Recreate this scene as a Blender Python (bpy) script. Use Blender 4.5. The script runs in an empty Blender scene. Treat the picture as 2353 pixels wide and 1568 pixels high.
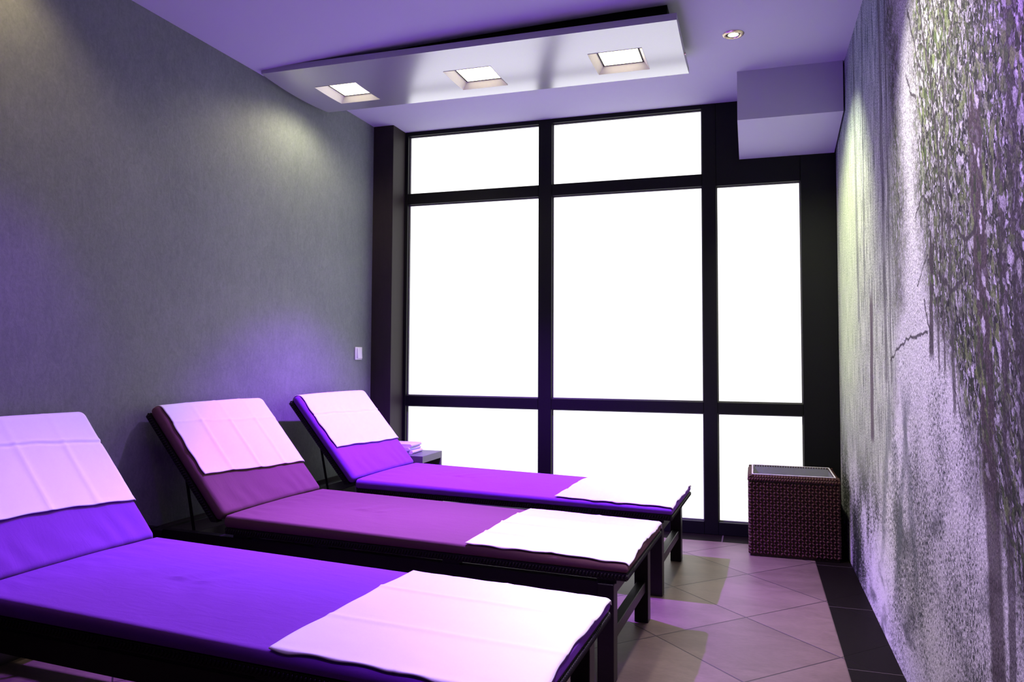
import bpy, bmesh, math, random
from math import sin, cos, pi, sqrt
from mathutils import Vector, Matrix, noise

random.seed(7)
scn = bpy.context.scene
COL = scn.collection

# ---------------------------------------------------------------- helpers
class MB:
    """collects shapes and links them as ONE mesh object"""
    def __init__(s):
        s.v = []; s.f = []; s.sm = []
    def add(s, vs, fs, smooth=False):
        o = len(s.v)
        s.v += [tuple(p) for p in vs]
        s.f += [tuple(i + o for i in f) for f in fs]
        s.sm += [smooth] * len(fs)
    def box(s, x0, x1, y0, y1, z0, z1, bev=0.0, seg=1):
        if bev <= 0:
            s.add([(x0,y0,z0),(x1,y0,z0),(x1,y1,z0),(x0,y1,z0),(x0,y0,z1),(x1,y0,z1),(x1,y1,z1),(x0,y1,z1)],
                  [(0,3,2,1),(4,5,6,7),(0,1,5,4),(1,2,6,5),(2,3,7,6),(3,0,4,7)])
            return
        bm = bmesh.new()
        bmesh.ops.create_cube(bm, size=1)
        for v in bm.verts:
            v.co = Vector(((x0+x1)/2 + v.co.x*(x1-x0), (y0+y1)/2 + v.co.y*(y1-y0), (z0+z1)/2 + v.co.z*(z1-z0)))
        bmesh.ops.bevel(bm, geom=bm.edges[:], offset=bev, segments=seg, affect='EDGES', profile=0.5)
        s.bm(bm, seg > 1)
    def bm(s, bm, smooth=False):
        bm.verts.index_update()
        s.add([v.co[:] for v in bm.verts], [[v.index for v in f.verts] for f in bm.faces], smooth)
        bm.free()
    def prism(s, prof, a0, a1, axis='x', smooth=False):
        """closed profile of 2D points swept along an axis"""
        n = len(prof)
        def P(t, p):
            return {'x': (t, p[0], p[1]), 'y': (p[0], t, p[1]), 'z': (p[0], p[1], t)}[axis]
        vs = [P(a0, p) for p in prof] + [P(a1, p) for p in prof]
        fs = [(i, (i+1) % n, n + (i+1) % n, n + i) for i in range(n)]
        s.add(vs, fs, smooth)
        s.add(vs, [tuple(range(n))[::-1], tuple(range(n, 2*n))])
    def rings(s, rr, closed_ends=True, smooth=True):
        n = len(rr[0]); o = []
        for r in rr: o += r
        fs = []
        for k in range(len(rr)-1):
            for i in range(n):
                j = (i+1) % n
                fs.append((k*n+i, k*n+j, (k+1)*n+j, (k+1)*n+i))
        s.add(o, fs, smooth)
        if closed_ends:
            s.add(o, [tuple(range(n))[::-1], tuple(range((len(rr)-1)*n, len(rr)*n))], False)
    def tube(s, pts, r, n=8):
        rr = []
        for k, p in enumerate(pts):
            p = Vector(p)
            d = (Vector(pts[min(k+1, len(pts)-1)]) - Vector(pts[max(k-1, 0)])).normalized()
            a = Vector((0,0,1)) if abs(d.z) < .9 else Vector((1,0,0))
            u = d.cross(a).normalized(); w = d.cross(u)
            rr.append([tuple(p + (u*cos(2*pi*i/n) + w*sin(2*pi*i/n))*r) for i in range(n)])
        s.rings(rr)
    def blob(s, c, d, la, lb, nrm, lc):
        """small strand bump: centre, long direction, half sizes"""
        d = Vector(d).normalized(); nrm = Vector(nrm).normalized(); w = d.cross(nrm).normalized()
        c = Vector(c)
        vs = [c-d*la, c+d*la]
        for k in (-.45, .45):
            for (p, q) in ((1,0),(0,1),(-1,0),(0,-1)):
                vs.append(c + d*la*k + w*lb*p + nrm*lc*q)
        fs = []
        for i in range(4):
            j = (i+1) % 4
            fs += [(0, 2+j, 2+i), (2+i, 2+j, 6+j, 6+i), (1, 6+i, 6+j)]
        s.add(vs, fs, True)
    def build(s, name, mat, parent=None, loc=None):
        me = bpy.data.meshes.new(name)
        me.from_pydata(s.v, [], s.f)
        me.polygons.foreach_set('use_smooth', s.sm)
        me.materials.append(mat)
        bm = bmesh.new(); bm.from_mesh(me)
        bmesh.ops.recalc_face_normals(bm, faces=bm.faces[:])
        bm.to_mesh(me); bm.free()
        me.update()
        o = bpy.data.objects.new(name, me)
        COL.objects.link(o)
        if parent: o.parent = parent
        if loc: o.location = loc
        return o

def tag(o, label=None, cat=None, group=None, kind=None):
    if label: o['label'] = label
    if cat: o['category'] = cat
    if group: o['group'] = group
    if kind: o['kind'] = kind
    return o
def empty(name, loc=(0,0,0), rz=0):
    o = bpy.data.objects.new(name, None); COL.objects.link(o)
    o.location = loc; o.rotation_euler = (0,0,rz); o.empty_display_size = .1
    return o
def copy_tree(o, parent=None):
    c = o.copy(); COL.objects.link(c); c.parent = parent
    for ch in list(o.children): copy_tree(ch, c)
    return c
def box(name, mat, x0, x1, y0, y1, z0, z1, bev=0, parent=None, seg=1):
    m = MB(); m.box(x0, x1, y0, y1, z0, z1, bev, seg)
    return m.build(name, mat, parent)
def struct(o): o['kind'] = 'structure'; return o

# ---------------------------------------------------------------- node helpers
class E:
    """tiny expression wrapper over Math nodes"""
    def __init__(s, nt, sock): s.nt = nt; s.k = sock
    def op(s, o, *a, clamp=False):
        n = s.nt.nodes.new('ShaderNodeMath'); n.operation = o; n.use_clamp = clamp
        for i, x in enumerate((s,) + a):
            if isinstance(x, E): s.nt.links.new(x.k, n.inputs[i])
            else: n.inputs[i].default_value = x
        return E(s.nt, n.outputs[0])
    def __add__(s, o): return s.op('ADD', o)
    def __sub__(s, o): return s.op('SUBTRACT', o)
    def __mul__(s, o): return s.op('MULTIPLY', o)
    def __truediv__(s, o): return s.op('DIVIDE', o)
    def abs(s): return s.op('ABSOLUTE')
    def max(s, o): return s.op('MAXIMUM', o)
    def min(s, o): return s.op('MINIMUM', o)
    def frac(s): return s.op('FRACT')
    def inv(s): return (s * -1) + 1
    def pow(s, o): return s.op('POWER', o)
    def sm(s, a, b):
        """smoothstep from a to b"""
        n = s.nt.nodes.new('ShaderNodeMapRange'); n.interpolation_type = 'SMOOTHSTEP'
        s.nt.links.new(s.k, n.inputs['Value'])
        if a < b:
            n.inputs['From Min'].default_value = a; n.inputs['From Max'].default_value = b
            return E(s.nt, n.outputs[0])
        n.inputs['From Min'].default_value = b; n.inputs['From Max'].default_value = a
        return E(s.nt, n.outputs[0]).inv()

def new_mat(name, base=(.8,.8,.8), rough=.5, metal=0, spec=.5, coat=0, sheen=0):
    m = bpy.data.materials.new(name); m.use_nodes = True
    b = m.node_tree.nodes['Principled BSDF']
    b.inputs['Base Color'].default_value = (*base, 1)
    b.inputs['Roughness'].default_value = rough
    b.inputs['Metallic'].default_value = metal
    b.inputs['Specular IOR Level'].default_value = spec
    b.inputs['Coat Weight'].default_value = coat
    if sheen: b.inputs['Sheen Weight'].default_value = sheen
    return m, m.node_tree, b
def coords(nt, which='Object'):
    n = nt.nodes.new('ShaderNodeTexCoord'); return n.outputs[which]
def geo_pos(nt):
    n = nt.nodes.new('ShaderNodeNewGeometry'); return n.outputs['Position']
def mapping(nt, vec, scale=(1,1,1), rot=(0,0,0), loc=(0,0,0)):
    n = nt.nodes.new('ShaderNodeMapping')
    nt.links.new(vec, n.inputs['Vector'])
    n.inputs['Scale'].default_value = scale; n.inputs['Rotation'].default_value = rot; n.inputs['Location'].default_value = loc
    return n.outputs[0]
def tnoise(nt, vec, scale, detail=3, rough=.5, out='Fac', dist=0):
    n = nt.nodes.new('ShaderNodeTexNoise'); nt.links.new(vec, n.inputs['Vector'])
    n.inputs['Scale'].default_value = scale; n.inputs['Detail'].default_value = detail
    n.inputs['Roughness'].default_value = rough; n.inputs['Distortion'].default_value = dist
    return n.outputs[out]
def mix(nt, fac, a, b):
    n = nt.nodes.new('ShaderNodeMix'); n.data_type = 'RGBA'
    for sock, x in ((n.inputs[0], fac), (n.inputs[6], a), (n.inputs[7], b)):
        if isinstance(x, E): nt.links.new(x.k, sock)
        elif isinstance(x, (tuple, list)): sock.default_value = (*x, 1)
        elif isinstance(x, float) or isinstance(x, int): sock.default_value = x
        else: nt.links.new(x, sock)
    return n.outputs[2]
def bump(nt, b, h, dist, strength=1.0):
    n = nt.nodes.new('ShaderNodeBump')
    nt.links.new(h.k if isinstance(h, E) else h, n.inputs['Height'])
    n.inputs['Distance'].default_value = dist; n.inputs['Strength'].default_value = strength
    nt.links.new(n.outputs[0], b.inputs['Normal'])
def xyz(nt, vec):
    n = nt.nodes.new('ShaderNodeSeparateXYZ'); nt.links.new(vec, n.inputs[0])
    return [E(nt, o) for o in n.outputs]
def simple(name, base, rough=.5, metal=0, spec=.5, nscale=60, namp=.12, bdist=0.0, coat=0, sheen=0, stretch=(1,1,1)):
    """principled with procedural colour variation and bump"""
    m, nt, b = new_mat(name, base, rough, metal, spec, coat, sheen)
    v = mapping(nt, coords(nt), stretch)
    n = tnoise(nt, v, nscale, 4, .6)
    dark = tuple(c*(1-namp) for c in base); lite = tuple(min(1, c*(1+namp)) for c in base)
    nt.links.new(mix(nt, n, dark, lite), b.inputs['Base Color'])
    if bdist: bump(nt, b, n, bdist)
    return m
def emit(name, col, strength):
    m = bpy.data.materials.new(name); m.use_nodes = True
    nt = m.node_tree; nt.nodes.remove(nt.nodes['Principled BSDF'])
    e = nt.nodes.new('ShaderNodeEmission'); e.inputs[0].default_value = (*col, 1); e.inputs[1].default_value = strength
    nt.links.new(e.outputs[0], nt.nodes['Material Output'].inputs[0])
    return m

# ---------------------------------------------------------------- dimensions (metres)
D = 4.64          # window glass plane
ZC = 2.571        # ceiling
XL, XR = -2.408, .456
YB = -1.3         # wall behind the camera
FY = 4.62         # front face of the window frame

# ---------------------------------------------------------------- materials
M = {}
M['ceiling'] = simple('ceiling_paint', (.46,.445,.55), .85, nscale=180, namp=.02, bdist=.0004)
M['dark_wood'] = simple('dark_stained_wood', (.008,.0055,.007), .4, spec=.3, nscale=30, namp=.3, bdist=.0002, stretch=(1,12,12))
M['frame'] = simple('black_window_frame', (.004,.004,.005), .5, nscale=60, namp=.2, bdist=.0001, spec=.2)
M['post'] = simple('brown_post_veneer', (.024,.018,.018), .6, spec=.2, nscale=40, namp=.25, bdist=.0003, stretch=(1,1,.15))
M['rattan'] = simple('dark_rattan', (.010,.0065,.009), .45, spec=.3, nscale=120, namp=.3)
M['basket'] = simple('brown_woven_fibre', (.062,.021,.018), .6, spec=.3, nscale=45, namp=.45)
M['basket_core'] = simple('basket_core', (.03,.012,.012), .8, nscale=60)
M['liner'] = simple('grey_liner_cloth', (.30,.29,.36), .8, nscale=200, namp=.08, bdist=.0004)
M['grey_table'] = simple('grey_table_veneer', (.085,.085,.085), .5, nscale=50, namp=.1, stretch=(6,1,6))
M['table_inside'] = simple('dark_table_inside', (.02,.02,.02), .6)
M['plastic'] = simple('white_switch_plastic', (.80,.78,.82), .35, nscale=20, namp=.02)
M['heater'] = simple('silver_grey_panel', (.50,.50,.54), .22, metal=.55, nscale=220, namp=.05, bdist=.00008)
M['heater_side'] = simple('silver_grey_panel_edge', (.42,.42,.46), .4, metal=.3, nscale=100, namp=.05)
M['reflector'] = simple('lamp_reflector', (.62,.60,.58), .45, metal=.2, nscale=80, namp=.05)
M['black_gasket'] = simple('black_gasket', (.01,.01,.008), .6)
M['chrome'] = simple('brushed_ring_metal', (.62,.50,.38), .25, metal=.9, nscale=80, namp=.05)
M['strut_and_gap_shade'] = simple('strut_metal_and_gap_shade', (.005,.005,.006), .7, spec=.1)  # strut metal, also the black standing for shade above the heater
M['pane'] = emit('backlit_frosted_glass', (1,1,1), 1.75)
M['lamp_glass'] = emit('warm_lamp_glass', (1,.90,.66), 5.0)
M['bulb'] = emit('warm_bulb', (1,.86,.62), 14.0)

def fabric(name, base, creases=True):
    m, nt, b = new_mat(name, base, .95, spec=.15)
    v = coords(nt)
    n1 = tnoise(nt, v, 5, 3, .55); n2 = tnoise(nt, v, 900, 2, .7)
    c = mix(nt, n2, tuple(x*.80 for x in base), tuple(min(1, x*1.2) for x in base))
    nt.links.new(c, b.inputs['Base Color'])
    wv = tnoise(nt, mapping(nt, v, (2.2, 9, 2.2), (0,0,.5)), 3.0, 4, .6, dist=.8)
    h = E(nt, n1)*.5 + E(nt, wv)*.35 + E(nt, n2)*.06
    bump(nt, b, h, .006, .8)
    return m
M['violet'] = fabric('violet_cushion_fabric', (.20,.048,.42))
M['mauve'] = fabric('light_tinted_cushion_fabric', (.145,.064,.085))  # violet cushion with the light's browner tint put into its colour
def towel_mat():
    m, nt, b = new_mat('white_towel_cotton', (.86,.85,.88), .92, spec=.2, sheen=.2)
    v = coords(nt)
    n2 = tnoise(nt, v, 700, 2, .6); n1 = tnoise(nt, v, 9, 3, .6)
    nt.links.new(mix(nt, n2, (.80,.79,.82), (.90,.89,.92)), b.inputs['Base Color'])
    bump(nt, b, E(nt, n1)*.6 + E(nt, n2)*.05, .004, .7)
    return m
M['towel'] = towel_mat()
M['lilac_towel'] = simple('folded_towel_cotton', (.64,.62,.84), .9, nscale=300, namp=.05, bdist=.0008, sheen=.2)

# left wall: grey-green trowelled plaster
def plaster():
    m, nt, b = new_mat('grey_green_plaster', (.15,.17,.16), .62, spec=.35)
    v = geo_pos(nt)
    n1 = tnoise(nt, v, 2.2, 4, .6); n2 = tnoise(nt, v, 90, 5, .75); n3 = tnoise(nt, mapping(nt, v, (1, 1, .5)), 28, 5, .7, dist=1.5)
    a = E(nt, n1)*.35 + E(nt, n3)*.4 + E(nt, n2)*.35
    nt.links.new(mix(nt, a.sm(.25,.85), (.115,.138,.132), (.235,.265,.245)), b.inputs['Base Color'])
    bump(nt, b, E(nt, n2)*.5 + E(nt, n3)*.8, .0025, .8)
    return m
M['plaster'] = plaster()
M['back_wall'] = simple('rear_wall_paint', (.07,.065,.09), .8, nscale=50, namp=.05)

# floor: diagonal square tiles framed by a band of dark tiles
X0, Y0T, HH = -.360, 4.159, .318
BX, BY = .286, 4.455
def floor_mat():
    m, nt, b = new_mat('floor_tiles', (.3,.25,.22), .45, spec=.3)
    p = geo_pos(nt); x, y, z = xyz(nt, p)
    def line(e, period, off, w):
        t = ((e - off) / period).frac()
        d = (t - .5).abs().inv() - .5           # 0 at the line
        return (d * period).sm(w*.6, w*1.4).inv(), ((e - off) / period).op('FLOOR')
    a, ia = line(x + y, 2*HH, X0 + Y0T, .0036)
    c, ic = line(x - y, 2*HH, X0 - Y0T, .0036)
    grout = a.max(c)
    # per-tile tint
    cmb = nt.nodes.new('ShaderNodeCombineXYZ'); nt.links.new(ia.k, cmb.inputs[0]); nt.links.new(ic.k, cmb.inputs[1])
    wn = nt.nodes.new('ShaderNodeTexWhiteNoise'); nt.links.new(cmb.outputs[0], wn.inputs['Vector'])
    n1 = tnoise(nt, mapping(nt, p, (1,2.4,1), (0,0,.7)), 3.0, 5, .65, dist=.6)
    n2 = tnoise(nt, mapping(nt, p, (1,3,1), (0,0,.5)), 42, 4, .7)
    v = E(nt, n1)*.5 + E(nt, n2)*.4 + E(nt, wn.outputs['Value'])*.12
    tile = mix(nt, v.sm(.3,.72), (.082,.055,.045), (.165,.115,.094))
    scr = E(nt, tnoise(nt, mapping(nt, p, (1,5,1), (0,0,-.6)), 60, 3, .6)).sm(.72,.80)*.35
    tile = mix(nt, scr, tile, (.62,.56,.55))
    tile = mix(nt, grout, tile, (.035,.022,.025))
    # dark band
    inx = (x - BX).sm(-.001,.001); iny = (y - BY).sm(-.001,.001)
    band = inx.max(iny)
    ga, _ = line(y, .668, 3.459, .0016); gb, _ = line(x, .668, -.185, .0035)
    gg = (ga*inx*iny.inv()).max(gb*iny)
    dark = mix(nt, E(nt, n2).sm(.2,.9), (.003,.002,.002), (.008,.005,.005))
    dark = mix(nt, gg, dark, (.07,.055,.055))
    nt.links.new(mix(nt, band, tile, dark), b.inputs['Base Color'])
    edge = (x - BX).abs().sm(.0015,.003).inv()*iny.inv()
    nt.links.new((band*.12 + E(nt, n2)*.15 + .36).k, b.inputs['Roughness'])
    nt.links.new((band*-.25 + .30).k, b.inputs['Specular IOR Level'])
    bump(nt, b, (grout.max(edge)*-1.0) + E(nt, n2)*.12 + E(nt, n1)*.1, .0016, .9)
    return m
M['floor'] = floor_mat()
M['dark_tile'] = simple('dark_skirting_tile', (.022,.016,.017), .35, nscale=25, namp=.4, bdist=.0004)

# right wall: printed forest mural, drawn in wall coordinates (y along the wall, z up)
def mural():
    m, nt, b = new_mat('forest_mural_print', (.5,.5,.5), .9, spec=.04)
    p = geo_pos(nt); x, y, z = xyz(nt, p)
    cmb = nt.nodes.new('ShaderNodeCombineXYZ'); nt.links.new(y.k, cmb.inputs[0]); nt.links.new(z.k, cmb.inputs[1])
    P = cmb.outputs[0]
    def N(scale, st=(1,1,1), rot=0, det=4, r=.6, dist=0, off=0): return E(nt, tnoise(nt, mapping(nt, P, st, (0,0,rot), (off,off*.7,0)), scale, det, r, dist=dist))
    def curve(e, pts):
        n = nt.nodes.new('ShaderNodeFloatCurve')
        lo, hi = 0.0, 2.6
        nt.links.new((e / hi).k, n.inputs['Value'])
        c = n.mapping.curves[0]
        c.points[0].location = (pts[0][0]/hi, pts[0][1]/5); c.points[1].location = (pts[-1][0]/hi, pts[-1][1]/5)
        for a, v in pts[1:-1]: c.points.new(a/hi, v/5)
        n.mapping.update()
        return E(nt, n.outputs[0]) * 5
    wob = (N(4, det=4) - .5) * .22 + (N(22, det=3) - .5) * .12
    yw = y + wob
    # bright gap: sky strip above, snowy path below
    L = curve(z, [(0,3.62),(.35,3.3),(.64,3.04),(.93,2.86),(1.12,2.84),(1.2,2.72),(1.35,2.66),(1.9,2.70),(2.6,2.80)])
    R = curve(z, [(0,1.35),(.35,1.50),(.735,1.78),(.966,2.00),(1.09,2.16),(1.25,2.34),(1.5,2.42),(1.9,2.47),(2.6,2.44)])
    gap = (yw - R).sm(-.10,.12) * (L - yw).sm(-.10,.14)
    below = z.sm(1.18,1.0)
    # ---- leaf layers: stretched voronoi cells, each with its own tone
    Pw = nt.nodes.new('ShaderNodeVectorMath'); Pw.operation = 'ADD'
    nz = nt.nodes.new('ShaderNodeTexNoise'); nt.links.new(P, nz.inputs['Vector']); nz.inputs['Scale'].default_value = 5; nz.inputs['Detail'].default_value = 2
    sc_ = nt.nodes.new('ShaderNodeVectorMath'); sc_.operation = 'SCALE'; nt.links.new(nz.outputs['Color'], sc_.inputs[0]); sc_.inputs['Scale'].default_value = .08
    nt.links.new(P, Pw.inputs[0]); nt.links.new(sc_.outputs[0], Pw.inputs[1]); 
    nz2 = nt.nodes.new('ShaderNodeTexNoise'); nt.links.new(P, nz2.inputs['Vector']); nz2.inputs['Scale'].default_value = 55; nz2.inputs['Detail'].default_value = 3
    s2 = nt.nodes.new('ShaderNodeVectorMath'); s2.operation = 'SCALE'; nt.links.new(nz2.outputs['Color'], s2.inputs[0]); s2.inputs['Scale'].default_value = .030
    P2 = nt.nodes.new('ShaderNodeVectorMath'); P2.operation = 'ADD'; nt.links.new(Pw.outputs[0], P2.inputs[0]); nt.links.new(s2.outputs[0], P2.inputs[1])
    PW = P2.outputs[0]
    def flecks(scale, st, rot, thr, seed, b0=.70, b1=.40, src=None):
        mp = mapping(nt, mapping(nt, src or PW, (1,1,1), (0,0,rot)), st, (0,0,0), (seed, seed*.37, 0))
        v = nt.nodes.new('ShaderNodeTexVoronoi'); v.feature = 'F1'
        v.inputs['Scale'].default_value = scale; v.inputs['Randomness'].default_value = 1
        nt.links.new(mp, v.inputs['Vector'])
        sp = nt.nodes.new('ShaderNodeSeparateColor'); nt.links.new(v.outputs['Color'], sp.inputs[0])
        cr = E(nt, sp.outputs[0]); cg = E(nt, sp.outputs[1])
        body = E(nt, v.outputs['Distance']).sm(b0, b1)
        return body * cr.sm(thr, thr+.05), cg
    lf, lc = flecks(24, (2.0,1,1), .38, .45, 3.1)       # hanging leaves
    lf2, lc2 = flecks(40, (2.2,1,1), .55, .35, 9.7)
    lf3, lc3 = flecks(80, (1.9,1,1), .25, -.3, 6.2, 1.2, .5)
    sp1, _ = flecks(60, (1.3,1,1), .3, .40, 1.3, .6, .3)           # ground flecks
    sp2, _ = flecks(105, (1.2,1,1), -.3, .40, 5.3, .6, .3)
    fine = N(120, (2.0,.8,1), .15, 4, .75)
    vfine = N(210, (1.6,.7,1), .1, 3, .8)
    bark = N(26, (3.5,.22,1), 0, 4, .6)
    # ---- base forest tones
    far = (y + (N(3, det=3)-.5)*.5).sm(2.55,3.0)          # pale misty trunks towards the window
    col = mix(nt, fine.sm(.35,.65), (.015,.013,.018), (.16,.14,.15))
    pale = mix(nt, (bark*.5 + fine*.35 + vfine*.45).sm(.56,.74), (.12,.13,.12), (.86,.90,.76))
    topdark = z.sm(1.6,2.4)
    pale = mix(nt, topdark*.8, pale, mix(nt, (bark*.5 + vfine*.65).sm(.50,.66), (.05,.09,.14), (.50,.56,.66)))
    green = (y - 4.25).abs().sm(.75,.1) * (z - 1.45).abs().sm(.85,.3)
    pale = mix(nt, green*.75, pale, mix(nt, (bark*.3+vfine*.8).sm(.42,.66), (.36,.50,.26), (.93,1.0,.66)))
    col = mix(nt, far, col, pale)
    # leaves in front
    mid = far.inv()
    clump = N(2.6, det=3).sm(.36,.60)
    def tones(c, dark, g1_, g2_, hi):
        r_ = mix(nt, c.sm(.20,.35), dark, g1_)
        r_ = mix(nt, c.sm(.45,.60), r_, g2_)
        return mix(nt, c.sm(.76,.88), r_, hi)
    leafcol = mix(nt, fine.sm(.2,.8)*.5, tones(lc, (.05,.06,.03), (.12,.17,.055), (.27,.33,.13), (.84,.76,.90)), (.05,.05,.05))
    leaf2col = tones(lc2, (.035,.035,.03), (.09,.12,.04), (.25,.27,.16), (.76,.70,.84))
    leaf3col = tones(lc3, (.02,.018,.02), (.07,.075,.045), (.20,.18,.18), (.62,.57,.70))
    col = mix(nt, lf3 * mid * .95, col, leaf3col)
    col = mix(nt, lf2 * mid * (clump*.5+.5), col, leaf2col)
    # tall trunks
    def trunk(y0, y1, z0, z1, w, c, a=1.0):
        nonlocal col
        t = (z - z0) / (z1 - z0)
        cx = t * (y1 - y0) + y0
        mk = (yw*.15 + y*.85 - cx).abs().sm(w*1.25, w*.75) * z.sm(z0-.02, z0+.02) * z.sm(z1+.05, z1-.05)
        col = mix(nt, mk*a, col, mix(nt, bark.sm(.3,.7), c, tuple(q*1.9 for q in c)))
    ground = below * (y - R).sm(-.5,.3)
    # ground / path / sky
    gr = N(70, (1.4,1,1), .2, 5, .82, off=7); big = N(3.2, (1,.55,1), .15, 4, .6, off=2)
    g1 = mix(nt, (gr + (big-.5)*.4).sm(.41,.52), (.10,.11,.11), (1.0,.96,1.0))
    sky = mix(nt, (vfine*.7 + N(60,(1,1,1),0,4,.7)*.6).sm(.52,.72), (.38,.36,.37), (.98,.93,1.0))
    lower = mix(nt, (gr + (big-.5)*.8).sm(.49,.57), (.028,.034,.030), (.96,.90,1.0))
    lower = mix(nt, (N(5,(1,.6,1),0,3,.6,off=9)).sm(.55,.68)*.6, lower, mix(nt, gr.sm(.45,.62), (.03,.045,.02), (.34,.40,.24)))
    col = mix(nt, z.sm(.75,.35) * (y.sm(1.2,1.9)*.8+.2), col, lower)
    pathc = mix(nt, below, sky, g1)
    patch = N(3.2, (1,2,1), .3, 4, .6, off=4).sm(.50,.66) * z.sm(.95,.5)
    pathc = mix(nt, patch*.8, pathc, mix(nt, sp2, (.09,.10,.10), (.42,.42,.44)))
    col = mix(nt, gap*(N(50,det=2).sm(.2,.5)*.25+.75), col, pathc)
    # shadows of rut lines on the path
    for (ya, yb) in ((2.95,3.30),(2.62,3.0),(2.72,2.45)):
        t = (z * -1 + .95) / .95
        cx = t * (yb - ya) + ya
        mk = (y + (N(8)-.5)*.12 - cx).abs().sm(.06,.015) * z.sm(1.0,.85) * z.sm(.15,.4)
        col = mix(nt, mk*.55, col, (.16,.18,.19))
    trunk(3.33,3.38,2.5,.62,.035,(.10,.075,.085),.0)
    trunk(3.40,3.36,.70,1.30,.040,(.105,.080,.095),.9)
    trunk(3.02,3.05,.95,2.57,.030,(.08,.075,.08),.65)
    trunk(2.92,2.92,.95,2.57,.016,(.08,.075,.08),.6)
    trunk(3.75,3.80,1.2,2.57,.035,(.08,.08,.10),.55)
    trunk(3.55,3.50,1.3,2.57,.018,(.06,.06,.08),.55)
    trunk(2.285,2.26,1.04,1.36,.026,(.060,.045,.055),.95)
    trunk(2.20,2.20,1.00,1.40,.010,(.070,.055,.06),.8)
    trunk(2.14,2.13,1.00,1.50,.010,(.070,.055,.06),.8)
    trunk(2.05,2.08,.9,1.75,.014,(.060,.05,.055),.8)
    trunk(1.74,1.83,.30,1.62,.050,(.065,.045,.052),.85)
    trunk(1.66,1.66,.40,1.45,.022,(.055,.04,.05),.8)
    trunk(1.55,1.60,.2,2.2,.03,(.05,.04,.045),.7)
    # leaves over trunks
    over = lf * mid * gap.inv() * (clump*.6+.4) * z.sm(.45,.8)
    col = mix(nt, over, col, leafcol)
    yb = y + (N(9, det=3)-.5)*.05; zb_ = z + (N(13, det=3, off=3)-.5)*.05
    col = mix(nt, (vfine.sm(.62,.42))*(mid*.35+.35), col, (.02,.02,.025))
    # branches: polylines of thin dark segments
    def seg(a, b2, w, al=.9):
        nonlocal col
        ax, ay = a; dx, dy = b2[0]-ax, b2[1]-ay; q = dx*dx+dy*dy
        px = yb - ax; py = zb_ - ay
        t = ((px*dx + py*dy) / q).max(0.0).min(1.0)
        d = ((px - t*dx).pow(2) + (py - t*dy).pow(2)).op('SQRT')
        mk = d.sm(w*1.1, w*.4)
        col = mix(nt, mk*al, col, (.045,.038,.045))
    for pts, w in (
        ([(2.36,2.10),(2.30,1.93),(2.22,1.76),(2.17,1.60),(2.14,1.47),(2.13,1.38)], .010),
        ([(2.52,2.10),(2.46,2.02),(2.38,1.88),(2.30,1.83)], .007),
        ([(2.56,1.92),(2.50,1.84),(2.42,1.80)], .006),
        ([(2.24,1.70),(2.10,1.76),(2.00,1.83),(1.93,1.90)], .007),
        ([(2.46,1.46),(2.36,1.50),(2.28,1.46),(2.2,1.47)], .005),
        ([(2.30,1.43),(2.20,1.52),(2.13,1.60)], .005),
        ([(2.18,1.26),(2.05,1.20),(1.95,1.22)], .008),
        ([(2.03,1.36),(1.90,1.30),(1.82,1.33)], .008),
        ([(2.92,1.035),(2.72,1.085),(2.55,1.10),(2.33,1.11)], .0065),
        ([(2.36,1.20),(2.28,1.09)], .008),
        ([(2.06,.98),(1.96,.86)], .004),
        ([(2.45,1.25),(2.30,1.33)], .005)):
        for i in range(len(pts)-1): seg(pts[i], pts[i+1], w)
    nt.links.new(col, b.inputs['Base Color'])
    bump(nt, b, fine, .0006, .4)
    return m
M['mural'] = mural()

# ---------------------------------------------------------------- room shell
struct(box('floor', M['floor'], XL-.15, XR+.15, YB-.15, D+.25, -.12, 0))
struct(box('wall_left', M['plaster'], XL-.12, XL, YB, D+.2, .318, 2.75))
m = MB(); m.box(XL-.12, XL+.006, YB, D-.03, 0.0, .318)
struct(m.build('baseboard_left', M['dark_tile']))
struct(box('wall_right', M['mural'], XR, XR+.12, YB, D+.2, 0, 2.75))
struct(box('wall_rear', M['back_wall'], XL, XR, YB-.12, YB, 0, 2.75))
# ceiling: level at the window, slightly lower along the left side in front of the heater
m = MB()
n0 = 12; xs = [XL + (XR-XL)*i/n0 for i in range(n0+1)]
ys = [YB, 0, 1.5, 2.9, 3.25, 3.45, 3.6, D+.1]
drop = [.084,.084,.084,.084,.084,.03,0,0]
g = []
for j, y in enumerate(ys):
    for i, x in enumerate(xs):
        g.append((x, y, ZC - drop[j]*(1 - i/n0)**2.2))
n = len(xs)
fs = [(j*n+i, j*n+i+1, (j+1)*n+i+1, (j+1)*n+i) for j in range(len(ys)-1) for i in range(n-1)]
m.add(g, fs, False)
m.add([(p[0], p[1], 2.75) for p in g], fs)
struct(m.build('ceiling', M['ceiling']))
# boxed duct in the right corner, underside falling towards the window
m = MB(); m.prism([(4.137,2.60),(FY,2.60),(FY,2.218),(4.137,2.307)], -.074, XR-.008, 'x')
struct(m.build('trim_1', M['ceiling']))
# brown post at the left end of the window
struct(box('trim_2', M['post'], XL, -2.262, 4.44, FY+.03, 0, 2.60, .002))

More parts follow.
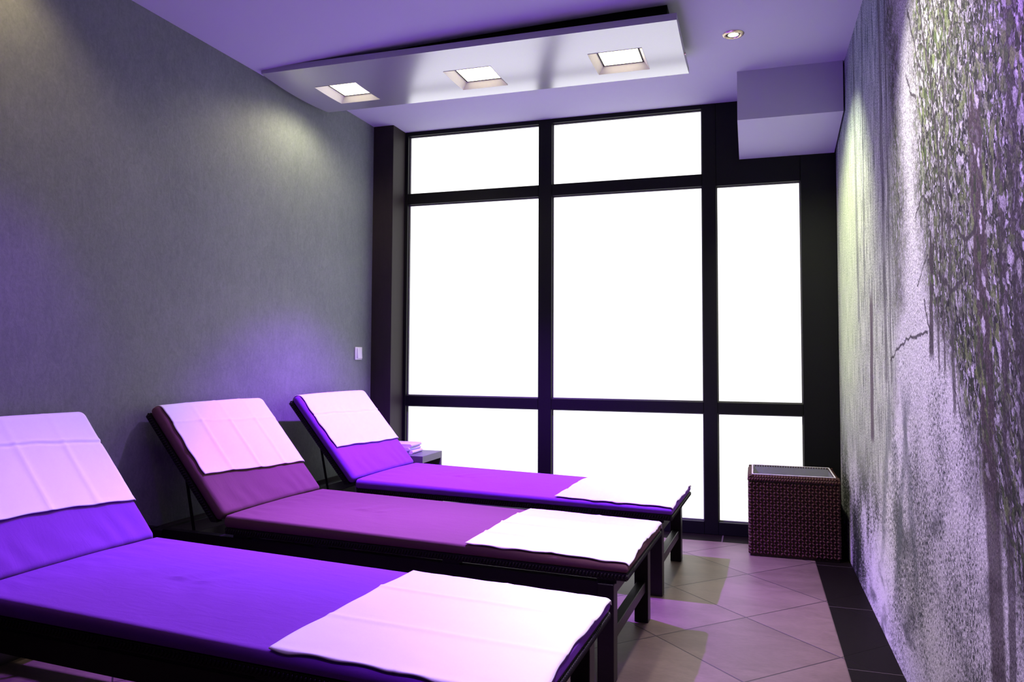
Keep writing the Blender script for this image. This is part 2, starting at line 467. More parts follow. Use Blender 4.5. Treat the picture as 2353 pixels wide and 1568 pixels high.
# window wall --------------------------------------------------------------
win = struct(empty('window_1', (0,0,0)))
def fr(name, x0, x1, z0, z1, y0=FY, y1=D+.06):
    m = MB(); m.box(x0, x1, y0, y1, z0, z1, .0025)
    return m.build(name, M['frame'], win)
GY = D + .022
fr('outer_frame', -2.262, -2.240, 0.0, 2.60)
fr('mullion', -1.314, -1.226, 0.0, 2.60)
fr('mullion', -.290, -.209, 0.0, 2.60)
fr('side_panel', .264, XR, 0.0, 2.60)
fr('head_panel', -.209, .264, 2.068, 2.60)
fr('head_rail', -2.240, -1.314, 2.545, 2.60)
fr('head_rail', -1.226, -.290, 2.545, 2.60)
for (a, b_) in ((-2.240,-1.314),(-1.226,-.290)): fr('transom', a, b_, 2.072, 2.146)
for (a, b_) in ((-2.240,-1.314),(-1.226,-.290),(-.209,.264)):
    fr('transom', a, b_, .708, .776)
    fr('bottom_rail', a, b_, 0.0, .075)
beadm = simple('grey_glazing_seal', (.10,.095,.105), .4)
cells = [(-2.240,-1.314,2.146,2.545),(-1.226,-.290,2.146,2.545),
         (-2.240,-1.314,.776,2.072),(-1.226,-.290,.776,2.072),(-.209,.264,.776,2.068),
         (-2.240,-1.314,.075,.708),(-1.226,-.290,.075,.708),(-.209,.264,.075,.708)]
for (a, b_, c, d) in cells:
    m = MB(); w = .006
    y0, y1 = GY-.014, GY
    m.box(a, a+w, y0, y1, c, d); m.box(b_-w, b_, y0, y1, c, d)
    m.box(a+w, b_-w, y0, y1, c, c+w); m.box(a+w, b_-w, y0, y1, d-w, d)
    m.build('glazing_seal', beadm, win)
    m = MB(); m.box(a, b_, GY, GY+.008, c, d)
    m.build('glass_pane', M['pane'], win)
struct(box('wall_window', M['frame'], XL-.12, XR+.12, D+.09, D+.2, 0, 2.75))

# ---------------------------------------------------------------- heater panel on the ceiling
ht = empty('ceiling_heater', (-1.325, 3.505, 2.45))
tag(ht, 'long silver-grey panel heater with three lit square lamps hanging under the ceiling', 'ceiling heater')
hx0, hx1, hy0, hy1 = -2.375+1.325, -.300+1.325, 3.190-3.505, 3.822-3.505
ops = [(-2.199+1.325, -1.956+1.325), (-1.464+1.325, -1.213+1.325), (-.731+1.325, -.477+1.325)]
oy0, oy1 = 3.402-3.505, 3.676-3.505
def hz(y):                                   # underside bows gently downwards
    t = y / .316
    return .006 + .016*t*t - (.010 if False else 0)
m = MB()
xs = sorted([hx0, hx1] + [v for o in ops for v in o])
ys = sorted([hy0 + (hy1-hy0)*i/20 for i in range(21)] + [oy0, oy1])
def solid(i, j):
    xm = (xs[i]+xs[i+1])/2; ym = (ys[j]+ys[j+1])/2
    return not any(o[0] < xm < o[1] for o in ops) or not (oy0 < ym < oy1)
vs = [(x, y, hz(y)) for y in ys for x in xs]; n = len(xs)
m.add(vs, [(j*n+i, j*n+i+1, (j+1)*n+i+1, (j+1)*n+i) for j in range(len(ys)-1) for i in range(n-1) if solid(i, j)], True)
m.build('lower_panel', M['heater'], ht)
m = MB()
# fascia: four sides and a top
T = .052
def wallstrip(p, q):
    m.add([(p[0],p[1],hz(p[1])), (q[0],q[1],hz(q[1])), (q[0],q[1],T), (p[0],p[1],T)], [(0,1,2,3)])
for k in range(len(ys)-1):
    wallstrip((hx0,ys[k]),(hx0,ys[k+1])); wallstrip((hx1,ys[k]),(hx1,ys[k+1]))
wallstrip((hx0,hy0),(hx1,hy0)); wallstrip((hx0,hy1),(hx1,hy1))
m.add([(hx0,hy0,T),(hx1,hy0,T),(hx1,hy1,T),(hx0,hy1,T)], [(0,1,2,3)])
m.build('housing', M['heater_side'], ht)
for (a, b_) in ops:
    m = MB(); ins = .026; zt = .046; iy0 = oy0 + .012; iy1 = oy1 - .012
    lo = [(a,oy0),(b_,oy0),(b_,oy1),(a,oy1)]; hi = [(a+ins,iy0),(b_-ins,iy0),(b_-ins,iy1),(a+ins,iy1)]
    K = 6
    for e in range(4):
        p, q = lo[e], lo[(e+1)%4]; r, s_ = hi[e], hi[(e+1)%4]
        for k in range(K):
            t0, t1 = k/K, (k+1)/K
            P0 = (p[0]+(q[0]-p[0])*t0, p[1]+(q[1]-p[1])*t0); P1 = (p[0]+(q[0]-p[0])*t1, p[1]+(q[1]-p[1])*t1)
            R0 = (r[0]+(s_[0]-r[0])*t0, r[1]+(s_[1]-r[1])*t0); R1 = (r[0]+(s_[0]-r[0])*t1, r[1]+(s_[1]-r[1])*t1)
            m.add([(*P0,hz(P0[1])-.0015),(*P1,hz(P1[1])-.0015),(*R1,zt),(*R0,zt)], [(0,1,2,3)])
    rf = m.build('reflector', M['reflector'], ht)
    m = MB(); w = .007; z0, z1 = zt-.002, zt+.001
    X0_, X1_ = a+ins, b_-ins
    m.box(X0_, X0_+w, iy0, iy1, z0, z1); m.box(X1_-w, X1_, iy0, iy1, z0, z1)
    m.box(X0_+w, X1_-w, iy0, iy0+w, z0, z1); m.box(X0_+w, X1_-w, iy1-w, iy1, z0, z1)
    m.build('gasket', M['black_gasket'], rf)
    m = MB(); m.box(X0_+w, X1_-w, iy0+w, iy1-w, zt-.001, zt+.003)
    m.build('lamp_glass', M['lamp_glass'], rf)
m = MB(); m.box(hx0+.05, hx1-.045, hy0+.05, hy1-.05, T, .119)  # black block standing in for the shaded gap under the ceiling
m.build('gap_shade_block', M['strut_and_gap_shade'], ht)
m = MB(); m.tube([(hx1-.001, .06, .022), (hx1+.006, .06, .022)], .006, 12)
m.build('screw', M['chrome'], ht)

# recessed spotlight ---------------------------------------------------------
dl = empty('recessed_spotlight', (-.080, 3.645, ZC))
tag(dl, 'small round recessed ceiling spotlight glowing warm, right of the panel heater', 'ceiling spotlight')
m = MB(); prof = [(.030,-.001),(.032,-.005),(.038,-.008),(.046,-.006),(.050,-.001)]
K = 40
rr = [[(r*cos(2*pi*i/K), r*sin(2*pi*i/K), z) for i in range(K)] for r, z in prof]
m.rings(rr, False)
m.build('trim_ring', M['chrome'], dl)
m = MB(); prof = [(.030,-.001),(.029,-.003),(.027,-.0045),(.024,-.0035)]
rr = [[(r*cos(2*pi*i/K), r*sin(2*pi*i/K), z) for i in range(K)] for r, z in prof]
m.rings(rr, False)
m.build('inner_ring', M['black_gasket'], dl)
m = MB(); m.rings([[(r*cos(2*pi*i/K), r*sin(2*pi*i/K), z) for i in range(K)] for r, z in ((.0245,-.003),(.016,-.0055),(.006,-.0065))], True)
m.build('bulb_face', M['bulb'], dl)

# light switch ---------------------------------------------------------------
sw = empty('light_switch', (XL, 4.268, 1.056))
tag(sw, 'white square light switch on the grey plaster wall', 'light switch')
m = MB(); m.box(.0, .009, -.042, .042, -.041, .041, .003, 2); m.build('switch_plate', M['plastic'], sw)
m = MB()
m.prism([(.009,-.030),(.009,.034),(.013,.034),(.018,-.030)], -.026, .028, 'y')
m.build('rocker', M['plastic'], sw)

# ---------------------------------------------------------------- side table and towels on it
tb = empty('side_table', (-2.07, 4.305, 0))
tag(tb, 'low grey box-shaped side table with open side, behind the far lounger by the window', 'side table')
tz = .440; tx0, tx1, ty0, ty1 = -.175, .172, -.148, .148
m = MB(); m.box(tx0, tx1, ty0, ty1, tz-.042, tz, .0015); m.build('table_top', M['grey_table'], tb)
for (a, b_) in ((ty0, ty0+.022), (ty1-.022, ty1)):
    m = MB(); m.box(tx0, tx1, a, b_, 0, tz-.042, .0015); m.build('side_panel', M['grey_table'], tb)
m = MB(); m.box(tx0, tx0+.012, ty0+.022, ty1-.022, 0, tz-.042); m.build('back_panel', M['table_inside'], tb)
m = MB(); m.box(tx0+.012, tx1-.01, ty0+.022, ty1-.022, .05, .065); m.build('shelf', M['table_inside'], tb)

def folded(k):
    t = .0195
    m = MB()
    K = 10; L = .20 - .004*k; Wd = .155
    dx = (.006, -.004, .003)[k]
    def prof(s):
        pts = []
        for i in range(K+1):
            a = pi/2 - pi*i/K; pts.append((L/2 - t/2 + cos(a)*t/2 + dx, t/2 + sin(a)*t/2*.98))
        pts.append((-L/2, .001)); pts.append((-L/2+.003, t*.48)); pts.append((-L/2, t*.52)); pts.append((-L/2+.002, t-.001))
        return pts
    m.prism([(x, z) for x, z in prof(0)], -Wd/2, Wd/2, 'y', True)
    o = m.build('folded_towel', M['lilac_towel'], None, (-2.105, 4.30 + (.004, -.003, .002)[k], tz + .0005 + k*(t+.0005)))
    o.rotation_euler = (0, 0, (.03, -.05, .02)[k])
    return o
for k, w in enumerate(('bottom', 'middle', 'top')):
    tag(folded(k), f'pale lilac folded towel, {w} one of the stack on the grey side table', 'towel', 'folded towels on the side table')

# ---------------------------------------------------------------- woven basket
bk = empty('woven_basket', (.1865, 4.402, 0))
tag(bk, 'dark reddish-brown woven square basket with grey lining standing before the window by the mural', 'basket')
bw, bd, bh = .2215, .203, .418
m = MB()
th = .016
m.box(-bw+.004, bw-.004, -bd+.004, bd-.004, 0.002, .018)
for (a, b_, c, d) in ((-bw+.004,bw-.004,-bd+.004,-bd+th),(-bw+.004,bw-.004,bd-th,bd-.004),(-bw+.004,-bw+th,-bd+th,bd-th),(bw-th,bw-.004,-bd+th,bd-th)):
    m.box(a, b_, c, d, .018, bh-.03)
m.build('basket_body', M['basket_core'], bk)
def weave(p0, du, dn, ulen):
    m = MB(); nc = int(ulen/.0165); nr = 24
    du = Vector(du); dn = Vector(dn)
    for r in range(nr):
        for c in range(nc):
            z = .012 + (r+.5)*(bh-.045)/nr
            u = (c+.5)*ulen/nc
            s = 1 if (c + r) % 2 else -1
            p = Vector(p0) + du*u + Vector((0,0,z)) + dn*(.001 + random.uniform(-.0008,.001))
            d = du*(.45*s + random.uniform(-.12,.12)) + Vector((0,0,1))*.75
            m.blob(p, d, .0118, .0066, dn, .0062)
    return m
for (p0, du, dn, L) in (((-bw,-bd+.003,0),(1,0,0),(0,-1,0),2*bw),((-bw,bd-.003,0),(1,0,0),(0,1,0),2*bw),
                        ((-bw+.003,-bd,0),(0,1,0),(-1,0,0),2*bd),((bw-.003,-bd,0),(0,1,0),(1,0,0),2*bd)):
    weave(p0, du, dn, L).build('woven_side', M['basket'], bk)
m = MB()
for (p0, du, dn, L) in (((-bw-.002,-bd,0),(1,0,0),(0,-1,0),2*bw+.004),((-bw-.002,bd,0),(1,0,0),(0,1,0),2*bw+.004),
                        ((-bw,-bd-.002,0),(0,1,0),(-1,0,0),2*bd+.004),((bw,-bd-.002,0),(0,1,0),(1,0,0),2*bd+.004)):
    nc = int(L/.0135); du = Vector(du); dn = Vector(dn)
    for c in range(nc):
        u = (c+.5)*L/nc
        for (off, zz, s) in ((.001,bh-.018,1),(-.006,bh-.004,1),(-.016,bh+.001,1)):
            p = Vector(p0) + du*u + dn*off + Vector((0,0,zz))
            m.blob(p, du*.5*s + Vector((0,0,1))*(.9 if off > -.005 else .4) - dn*(.0 if off > -.005 else .6), .0115, .0062, dn + Vector((0,0,.4 if off < 0 else 0)), .0058)
m.build('braided_rim', M['basket'], bk)
m = MB()
q = th + .003; zl = bh + .005
for (a, b_, c, d) in ((-bw+q,bw-q,-bd+q,-bd+q+.003),(-bw+q,bw-q,bd-q-.003,bd-q),(-bw+q,-bw+q+.003,-bd+q,bd-q),(bw-q-.003,bw-q,-bd+q,bd-q)):
    m.box(a, b_, c, d, .02, zl)
m.box(-bw+q, bw-q, -bd+q, bd-q, .019, .023)
m.build('cloth_lining', M['liner'], bk)
m = MB(); e = .0035
for (a, b_, c, d) in ((-bw+q-e,bw-q+e,-bd+q-e,-bd+q+e),(-bw+q-e,bw-q+e,bd-q-e,bd-q+e),(-bw+q-e,-bw+q+e,-bd+q,bd-q),(bw-q-e,bw-q+e,-bd+q,bd-q)):
    m.box(a, b_, c, d, zl, zl+.004, .001)
m.build('lining_hem', simple('pale_hem', (.62,.56,.66), .8), bk)

# ---------------------------------------------------------------- loungers
W = .655; Ls = 1.585; Lb = .552; ANG = math.radians(49)
ZR0, ZR1 = .316, .334          # rail top at foot / head
def rz(u): return ZR0 + (ZR1-ZR0)*min(max(u,0),2.1)/2.0
def top(u): return .384 + .034*min(max(u,0),Ls)/Ls
def P(u, v, z): return (-u, v, z)          # local frame: foot edge at x=0, head towards -x

def skew_box(m, u0, u1, v0, v1, zb, zt, bev=0):
    """bar running along the lounger that follows the slight rise"""
    m.add([P(u0,v0,zb(u0)),P(u1,v0,zb(u1)),P(u1,v1,zb(u1)),P(u0,v1,zb(u0)),P(u0,v0,zt(u0)),P(u1,v0,zt(u1)),P(u1,v1,zt(u1)),P(u0,v1,zt(u0))],
          [(0,3,2,1),(4,5,6,7),(0,1,5,4),(1,2,6,5),(2,3,7,6),(3,0,4,7)])
def cushion(length, zbot, ztop, r, wav, seed, n=110, w=W, crown=.006):
    """rounded slab: section rings along its length"""
    m = MB(); rr = []
    hw = w/2
    stations = []
    for i in range(7): stations.append((r*(1-cos(pi/2*i/6)), sin(pi/2*i/6)))
    k = n
    for i in range(1, k): stations.append((r + (length-2*r)*i/k, 1.0))
    for i in range(7): stations.append((length - r*(1-cos(pi/2*(6-i)/6)), sin(pi/2*(6-i)/6)))
    for (s, e) in stations:
        e = max(e, .02)
        zb, zt = zbot(s), ztop(s); zm = (zb+zt)/2; hh = (zt-zb)/2
        h = hh*(.35+.65*e) if e < 1 else hh
        ww = hw - (r*.35)*(1-e)
        ring = []
        q = []
        NV = 64
        rc = min(r, hh*.98)
        # top from -v to +v
        for j in range(NV+1):
            v = -ww + rc + (2*ww-2*rc)*j/NV
            q.append((v, h, 1))
        for j in range(1, 6):
            a = pi/2 - pi*j/6; q.append((ww-rc+cos(a)*rc, sin(a)*h, 0))
        for j in range(NV+1):
            v = ww - rc - (2*ww-2*rc)*j/NV
            q.append((v, -h, 0))
        for j in range(1, 6):
            a = -pi/2 - pi*j/6; q.append((-ww+rc+cos(a)*rc, sin(a)*h, 0))
        for (v, z, t) in q:
            zz = zm + z
            if z > 0:
                f = min(1, (ww-abs(v))/.05); f = max(f, 0)
                nz = noise.noise(Vector((s*5+seed, v*5, seed*1.7)))*.6 + noise.noise(Vector((s*16+seed, v*9, 3.1)))*.3
                if length > 1:      # rumpled patch in the cover
                    g_ = math.exp(-((s-1.12)/.15)**2 - ((v+.02)/.13)**2)
                    zz += .0030*f*g_*sin(46*(v*.55 + (s-1.12)*1.1*(1 if v > -.02 else -.4)) + 3*noise.noise(Vector((s*7, v*7, 4))))
                    g_ = math.exp(-((s-1.5)/.05)**2); zz += .0012*f*g_*sin(75*v + 5*noise.noise(Vector((s*9, v*5, 1))))
                else:
                    g_ = math.exp(-((s-.06)/.07)**2); zz += .0018*f*g_*sin(60*v + 14*s + 5*noise.noise(Vector((s*9, v*5, 6))))
                zz += crown*f*(1-(v/ww)**2) + wav*nz*f
            ring.append((s, v, zz))
        rr.append(ring)
    return m, rr

def make_lounger(fabric_mat, seed):
    root = empty('sun_lounger', (0,0,0))
    WD, RT = M['dark_wood'], M['rattan']
    lw = .301; hl = .027
    # legs
    for (u, s) in ((.071,-1),(.071,1),(1.93,-1),(1.93,1)):
        m = MB(); m.box(-u-hl, -u+hl, s*lw-hl, s*lw+hl, 0, rz(u)-.002, .002); m.build('leg', WD, root)
    # side rails
    for s in (-1, 1):
        m = MB(); skew_box(m, .071+hl, 1.93-hl, s*lw-.016, s*lw+.016, lambda u: rz(u)-.058, lambda u: rz(u))
        skew_box(m, 1.93+hl, 2.03, s*lw-.016, s*lw+.016, lambda u: rz(u)-.058, lambda u: rz(u))
        m.build('side_rail', WD, root)
    for u in (.071, 1.93):
        m = MB(); m.box(-u-.016, -u+.016, -lw+hl, lw-hl, rz(u)-.055, rz(u)-.004, .002); m.build('end_rail', WD, root)
        m = MB(); m.box(-u-.017, -u+.017, -lw+hl, lw-hl, .118, .158, .002); m.build('stretcher', WD, root)
    # spacer blocks between rails and bed frame
    for s in (-1, 1):
        for u in (.07, .62, 1.15, 1.52):
            m = MB(); m.box(-u-.032, -u+.032, s*lw-.014, s*lw+.014, rz(u)-.001, rz(u)+.014)
            m.build('spacer_block', WD, root)
    # woven bed frame
    gap = .012; tr = .024
    fz0 = lambda u: rz(u)+gap; fz1 = lambda u: rz(u)+gap+tr
    m = MB()
    hw = W/2 - .004
    for (a, b_) in ((-hw, -hw+.03), (hw-.03, hw)):
        skew_box(m, .004, Ls, a, b_, fz0, fz1)
    skew_box(m, .004, .034, -hw+.03, hw-.03, fz0, fz1)
    skew_box(m, Ls-.03, Ls, -hw+.03, hw-.03, fz0, fz1)
    skew_box(m, .034, Ls-.03, -hw+.03, hw-.03, lambda u: fz0(u)+.008, lambda u: fz1(u)-.003)
    sf = m.build('seat_frame', RT, root)
    m = MB()
    def braid(m, p, q, nrm, pitch=.0115):
        p, q, nrm = Vector(p), Vector(q), Vector(nrm); L = (q-p).length; d = (q-p)/L; k = int(L/pitch)
        up = nrm.cross(d)
        for i in range(k):
            c = p + d*((i+.5)*L/k) + nrm*.0005
            m.blob(c, d*.45 + up*.9, .0115, .0048, nrm, .0045)
    zc = lambda u: (fz0(u)+fz1(u))/2
    braid(m, P(.002,-hw,zc(0)), P(.002,hw,zc(0)), (1,0,0))
    for s in (-1, 1): braid(m, P(.0,s*hw,zc(0)), P(Ls,s*hw,zc(Ls)), (0,s,0))
    m.build('rattan_edging', RT, sf)
    # seat cushion
    m, rr = cushion(Ls+.004, lambda s: fz1(s)+.0005, lambda s: top(s)-.004, .011, .0035, seed)
    m.rings([[(-a, b_, c) for a, b_, c in r] for r in rr])
    m.build('seat_cushion', fabric_mat, root)
    # backrest: frame slab + cushion, tilted about the hinge
    hx, hz_ = Ls, top(Ls)
    ca, sa = cos(ANG), sin(ANG)
    def B(s, v, t):                      # s along the back, t = height above top surface
        return (-(hx + s*ca - t*sa), v, hz_ + s*sa + t*ca)
    m = MB()
    pts = []
    t0, t1 = -.076, -.053
    for (a, b_) in ((-hw,-hw+.03),(hw-.03,hw)):
        m.add([B(.02,a,t0),B(Lb,a,t0),B(Lb,b_,t0),B(.02,b_,t0),B(.0,a,t1),B(Lb,a,t1),B(Lb,b_,t1),B(.0,b_,t1)],
              [(0,3,2,1),(4,5,6,7),(0,1,5,4),(1,2,6,5),(2,3,7,6),(3,0,4,7)])
    for (s0, s1, ta, tb_) in ((.02,.05,t0,t1),(Lb-.03,Lb,t0,t1),(.05,Lb-.03,t0+.008,t1-.003)):
        a, b_ = -hw+.03, hw-.03
        m.add([B(s0,a,ta),B(s1,a,ta),B(s1,b_,ta),B(s0,b_,ta),B(s0,a,tb_),B(s1,a,tb_),B(s1,b_,tb_),B(s0,b_,tb_)],
              [(0,3,2,1),(4,5,6,7),(0,1,5,4),(1,2,6,5),(2,3,7,6),(3,0,4,7)])
    bf = m.build('backrest_frame', RT, root)
    m = MB(); tc = (t0+t1)/2
    nn = Vector(B(0,0,1)) - Vector(B(0,0,0))
    for s in (-1, 1): braid(m, B(.03,s*hw,tc), B(Lb,s*hw,tc), (0,s,0))
    ax = (Vector(B(1,0,0)) - Vector(B(0,0,0)))
    braid(m, B(Lb+.001,-hw,tc), B(Lb+.001,hw,tc), ax)
    m.build('rattan_edging', RT, bf)
    m, rr = cushion(Lb, lambda s: t1+.001, lambda s: -.003, .018, .0035, seed+4, n=56)
    # lower end starts a little above the hinge line
    m.rings([[B(a+.002, b_, c) for a, b_, c in r] for r in rr])
    m.build('back_cushion', fabric_mat, root)
    # prop struts
    for s in (-1, 1):
        m = MB()
        p = Vector(B(.30, s*.275, t0-.002)); q = Vector(P(1.78, s*.275, rz(1.78)-.02))
        m.tube([p, (p+q)/2, q], .006, 8); m.build('prop_strut', M['strut_and_gap_shade'], root)
    return root

spots = [  # x, y of the foot edge centre, turn, cushion, text
    (-.333, 3.684, .042, 'violet', 'farthest from camera, beside the window'),
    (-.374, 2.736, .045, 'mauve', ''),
    (-.392, 1.728, .043, 'violet', ''),
]
labels = ['dark reclining sun lounger with bright violet cushion, farthest one beside the window',
          'dark reclining sun lounger with violet cushion coloured mauve for the light on it, middle of the three in the row',
          'dark reclining sun lounger with deep violet cushion, nearest the camera']
proto = None; roots = []
for i, (x, y, t, fm, _) in enumerate(spots):
    if proto is None: proto = make_lounger(M['violet'], 2.0); o = proto
    else:
        o = copy_tree(proto)
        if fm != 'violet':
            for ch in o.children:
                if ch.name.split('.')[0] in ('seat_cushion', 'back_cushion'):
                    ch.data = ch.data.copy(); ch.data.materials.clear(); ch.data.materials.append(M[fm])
    o.location = (x, y, 0); o.rotation_euler = (0, 0, -t)
    tag(o, labels[i], 'sun lounger', 'sun loungers in a row against the grey wall')
    roots.append(o)

# ---------------------------------------------------------------- towels spread on the loungers
def crease(a, lines, w):
    h = 0
    for (c, s) in lines:
        d = abs(a-c)
        if d < w: h += s*(1-d/w)**1.3
    return h
def towel_mesh(fn, nu, nv, thick=.003):
    """fn(i/nu, j/nv) -> (point, normal); returns closed thin sheet"""
    m = MB(); up = []; lo = []
    for i in range(nu+1):
        for j in range(nv+1):
            p, nrm = fn(i/nu, j/nv)
            up.append(tuple(Vector(p) + Vector(nrm)*thick)); lo.append(tuple(p))
    n = nv+1; N = len(up)
    F = []
    for i in range(nu):
        for j in range(nv):
            a = i*n+j; F.append((a, a+1, a+n+1, a+n)); F.append((N+a, N+a+n, N+a+n+1, N+a+1))
    for i in range(nu):
        for a in (i*n, i*n+nv):
            F.append((a, a+n, N+a+n, N+a))
    for j in range(nv):
        for a in (j, nu*n+j):
            F.append((a, a+1, N+a+1, N+a))
    m.add(up+lo, F, True)
    return m
def ztop_seat(u, v):
    ww = W/2; f = max(0, min(1, (ww-abs(v))/.05))
    edge = abs(v) - (ww-.010)
    dropv = .009*(max(0, edge)/.010)**2 if edge > 0 else 0
    e2 = .010 - u
    dropu = .004*(e2/.010)**2 if e2 > 0 else 0
    return top(u) - .004 + .006*f*(1-(v/ww)**2) - dropv - min(dropu, .02)
def foot_towel(seed, u_end, va, vb, sk, lines_v, lines_u):
    rnd = random.Random(seed)
    ph = [rnd.uniform(0, 6.3) for _ in range(8)]
    def fn(a, b_):
        v = va + (vb-va)*b_
        ue = u_end + sk*(b_-.5) + .003*sin(7*b_+ph[0]) + .0015*sin(23*b_+ph[1])
        u0 = -.003 + .0025*sin(9*b_+ph[2]) + .0012*sin(29*b_+ph[6])
        u = u0 + (ue-u0)*a
        v += .002*sin(9*a+ph[3])*(1 if b_ > .5 else -1)*abs(b_-.5)*2 + .002*sin(31*a+ph[4])*(abs(b_-.5)*2)**4
        h = .0038
        h += .0048*crease(b_, lines_v, .026) + .0042*crease(a, lines_u, .03)
        h += .0012*(noise.noise(Vector((u*6+seed, v*6, seed)))+.6) + .0003*(noise.noise(Vector((u*22, v*22, seed)))+.6)
        # lifted rims
        d = min(a, 1-a, b_, 1-b_)
        if d < .05: h += .0022*(1-d/.05)*(.6+.6*noise.noise(Vector((u*12+ph[5], v*12, 2))))
        z = ztop_seat(max(u, -.004), v)
        return P(u, v, z + h), (0,0,1)
    return towel_mesh(fn, 96, 90)
ca, sa = cos(ANG), sin(ANG)
def back_towel(seed, s0, va, vb, sk, lines_v, lines_s, hang):
    rnd = random.Random(seed); ph = [rnd.uniform(0, 6.3) for _ in range(8)]
    Ltop = Lb + .002; R = .030
    arc = R*pi*.80
    total = (Ltop - R - s0) + arc + hang
    def fn(a, b_):
        v = va + (vb-va)*b_
        ss = s0 + sk*(b_-.5) + .003*sin(8*b_+ph[0]) + .0015*sin(27*b_+ph[1])
        l = total*a; st = ss + l
        v += .002*sin(8*a+ph[3])*abs(b_-.5)*2*(1 if b_ > .5 else -1) + .002*sin(27*a+ph[4])*(abs(b_-.5)*2)**4
        h = .0045 + (.0034 if a < .62 else .0012)*crease(b_, lines_v, .028) + .0040*crease(a, lines_s, .026)
        h += .0012*(noise.noise(Vector((st*6+seed, v*6, seed)))+.6) + .0003*(noise.noise(Vector((st*24, v*24, seed)))+.6)
        if a < .05: h += .003*(1-a/.05)*(.5+noise.noise(Vector((v*14+ph[5], 0, 2))))
        ww = W/2; f = max(0, min(1, (ww-abs(v))/.05))
        base = -.003 + .006*f*(1-(v/ww)**2)
        edge = abs(v)-(ww-.016)
        if edge > 0: base -= .012*(edge/.016)**2
        if st < Ltop - R:
            s, t, ns, ntt = st, base, 0, 1
        else:
            q = st - (Ltop-R)
            if q < arc:
                an = q/R; s = Ltop-R+sin(an)*(R+.002); t = base - R + cos(an)*(R+.0); ns, ntt = sin(an), cos(an)
            else:
                an = arc/R; q2 = q-arc
                s = Ltop-R+sin(an)*(R+.002) + cos(an)*q2*.75; t = base - R + cos(an)*R - sin(an)*q2*.9; ns, ntt = sin(an), cos(an)
                h += .001
        s += ns*h; t += ntt*h
        p = (-(Ls + s*ca - t*sa), v, top(Ls) + s*sa + t*ca)
        nrm = (-(ns*ca - ntt*sa), 0, ns*sa + ntt*ca)
        return p, nrm
    return towel_mesh(fn, 100, 90)
specs = [
  # foot towel end u, skew, creases ; back towel
  dict(f=(.530,-.320,.328,-.012,[(.30,-.5),(.62,.5)],[(.5,.4)]), b=(.185,-.314,.326,-.020,[(.42,.5)],[(.50,-1.0),(.51,.8)],.012)),
  dict(f=(.555,-.320,.332,-.020,[(.25,.9),(.50,1.0),(.76,.9)],[(.46,.5)]), b=(.170,-.308,.324,-.035,[(.24,1.0),(.50,1.1),(.76,1.0)],[(.60,.5)],.012)),
  dict(f=(.600,-.321,.330,-.020,[(.33,.5),(.70,.6)],[(.5,.3)]), b=(.170,-.312,.325,-.030,[(.25,.5),(.50,.8),(.76,.8)],[(.58,-1.0),(.60,.8)],.012)),
]
where = ['farthest lounger by the window', 'middle lounger with the light-tinted cushion', 'nearest lounger']
for i, sp in enumerate(specs):
    r = roots[i]
    u_end, va, vb, sk, lv, lu = sp['f']
    o = foot_towel(11+i, u_end, va, vb, sk, lv, lu).build('foot_towel', M['towel'])
    o.location = r.location; o.rotation_euler = r.rotation_euler
    tag(o, f'white creased towel spread over the foot end of the {where[i]}', 'towel', 'white towels spread at the loungers\' foot ends')
    s0, va, vb, sk, lv, ls, hang = sp['b']
    o = back_towel(31+i, s0, va, vb, sk, lv, ls, hang).build('head_towel', M['towel'])
    o.location = r.location; o.rotation_euler = r.rotation_euler
    tag(o, f'white creased towel draped over the raised backrest of the {where[i]}', 'towel', 'white towels draped over the backrests')

# ---------------------------------------------------------------- lights
def light(kind, name, loc, col, power, size=.05, target=None, cone=None, blend=.8):
    l = bpy.data.lights.new(name, kind); l.color = col; l.energy = power
    if kind == 'AREA': l.size = size
    else: l.shadow_soft_size = size
    if cone: l.spot_size = math.radians(cone); l.spot_blend = blend
    o = bpy.data.objects.new(name, l); COL.objects.link(o); o.location = loc
    if target:
        o.rotation_euler = (Vector(target) - Vector(loc)).to_track_quat('-Z', 'Y').to_euler()
    return o
PUR = (.30,.04,1.0); WARM = (1,.90,.62)
# colour-light spots set in the middle heater lamp, the second aimed at the near loungers
light('SPOT', 'violet_spot', (-1.338, 3.54, 2.44), PUR, 1050, .02, (-1.338,3.54,0), 90, .8)
light('SPOT', 'violet_spot_near', (-1.338, 3.48, 2.44), PUR, 470, .03, (-1.15,1.72,.35), 62, .8)
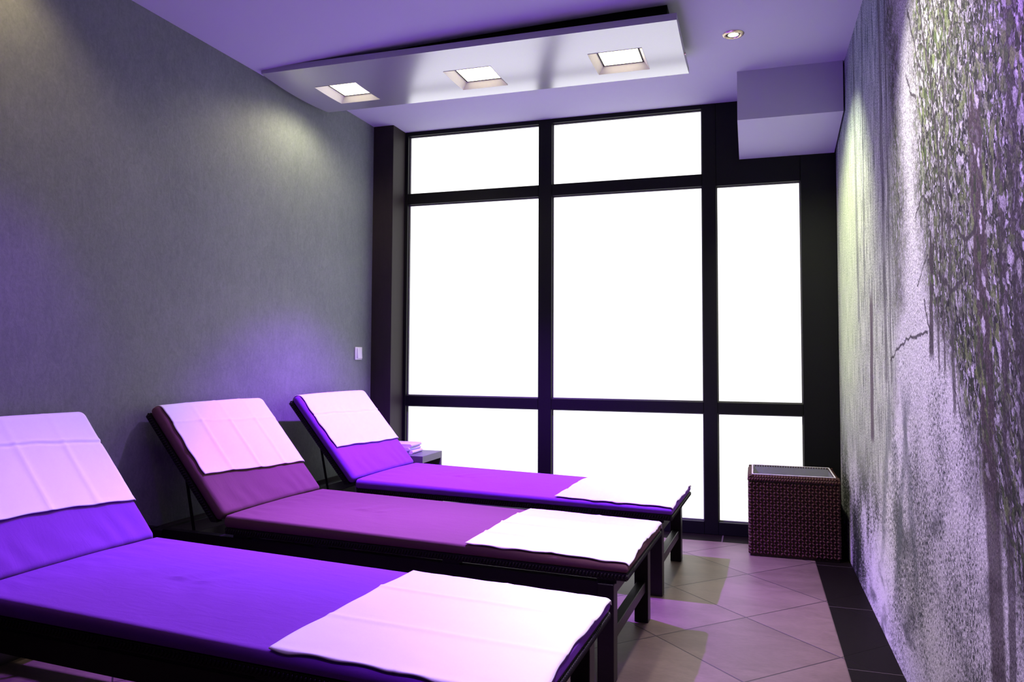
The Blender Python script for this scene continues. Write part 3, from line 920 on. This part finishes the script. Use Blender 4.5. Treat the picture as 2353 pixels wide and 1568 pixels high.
# warm lamps, with added mural lights among them
light('SPOT', 'heater_lamp_left', (-2.078, 3.54, 2.44), WARM, 16, .05, (-2.078,3.54,0), 164, .5)
light('SPOT', 'heater_lamp_mid', (-1.338, 3.50, 2.44), WARM, 30, .06, (-1.338,3.3,0), 120, 1)
light('SPOT', 'heater_lamp_right', (-.604, 3.54, 2.44), WARM, 16, .06, (-.604,3.5,0), 120, 1)
light('SPOT', 'near_lamp_left', (-2.078, 1.72, 2.46), (1,.74,.40), 13, .05, (-2.40,1.66,1.6), 130, .6)
light('SPOT', 'added_violet_mural_spot', (-.08, 1.15, 2.555), (.40,.10,1.0), 170, .03, (.456,1.5,.6), 90, .9)  # added unseen spot that tints the near mural violet
light('SPOT', 'near_lamp_mid', (-.604, 3.48, 2.44), (1,.93,.74), 130, .05, (-1.05,1.9,.4), 64, .9)
light('SPOT', 'violet_wall_lamp', (-1.60, 1.78, 2.46), PUR, 90, .04, (-2.4,1.85,.55), 46, 1)
light('SPOT', 'ceiling_spot', (-.080, 3.645, 2.555), (.96,1.0,.66), 130, .03, (.456,4.05,.9), 92, .8)
light('SPOT', 'unseen_mural_spot', (-.080, 2.25, 2.555), (1,.96,.90), 215, .03, (.456,2.15,1.0), 86, .9)  # unseen downlight, placed and aimed to brighten the mural

# ---------------------------------------------------------------- world, camera, view
w = bpy.data.worlds.new('world'); scn.world = w; w.use_nodes = True
w.node_tree.nodes['Background'].inputs[0].default_value = (.5,.45,.7,1)
w.node_tree.nodes['Background'].inputs[1].default_value = .0

H = .8938*1.16
yaw, pit, rol, f, sy = .3117, .0475, .0048, 1728.16, -44.96
c, s = cos(yaw), sin(yaw)
r = Vector((c, s, 0)); fw = Vector((-s, c, 0)); up = Vector((0,0,1))
fw, up = fw*cos(pit) + up*sin(pit), up*cos(pit) - fw*sin(pit)
r, up = r*cos(rol) + up*sin(rol), up*cos(rol) - r*sin(rol)
cam = bpy.data.cameras.new('camera'); co = bpy.data.objects.new('camera', cam); COL.objects.link(co)
co.matrix_world = Matrix(((r.x, up.x, -fw.x, 0), (r.y, up.y, -fw.y, 0), (r.z, up.z, -fw.z, H), (0,0,0,1)))
cam.sensor_fit = 'HORIZONTAL'; cam.sensor_width = 36; cam.lens = f/2353*36
cam.shift_y = sy/2353
cam.clip_start = .02
scn.camera = co

vs = scn.view_settings
vs.view_transform = 'Standard'; vs.look = 'None'; vs.gamma = 1; vs.use_curve_mapping = False
vs.exposure = 0.0
scn.cycles.max_bounces = 8; scn.cycles.diffuse_bounces = 5; scn.cycles.sample_clamp_indirect = 6
scn.cycles.use_denoising = True
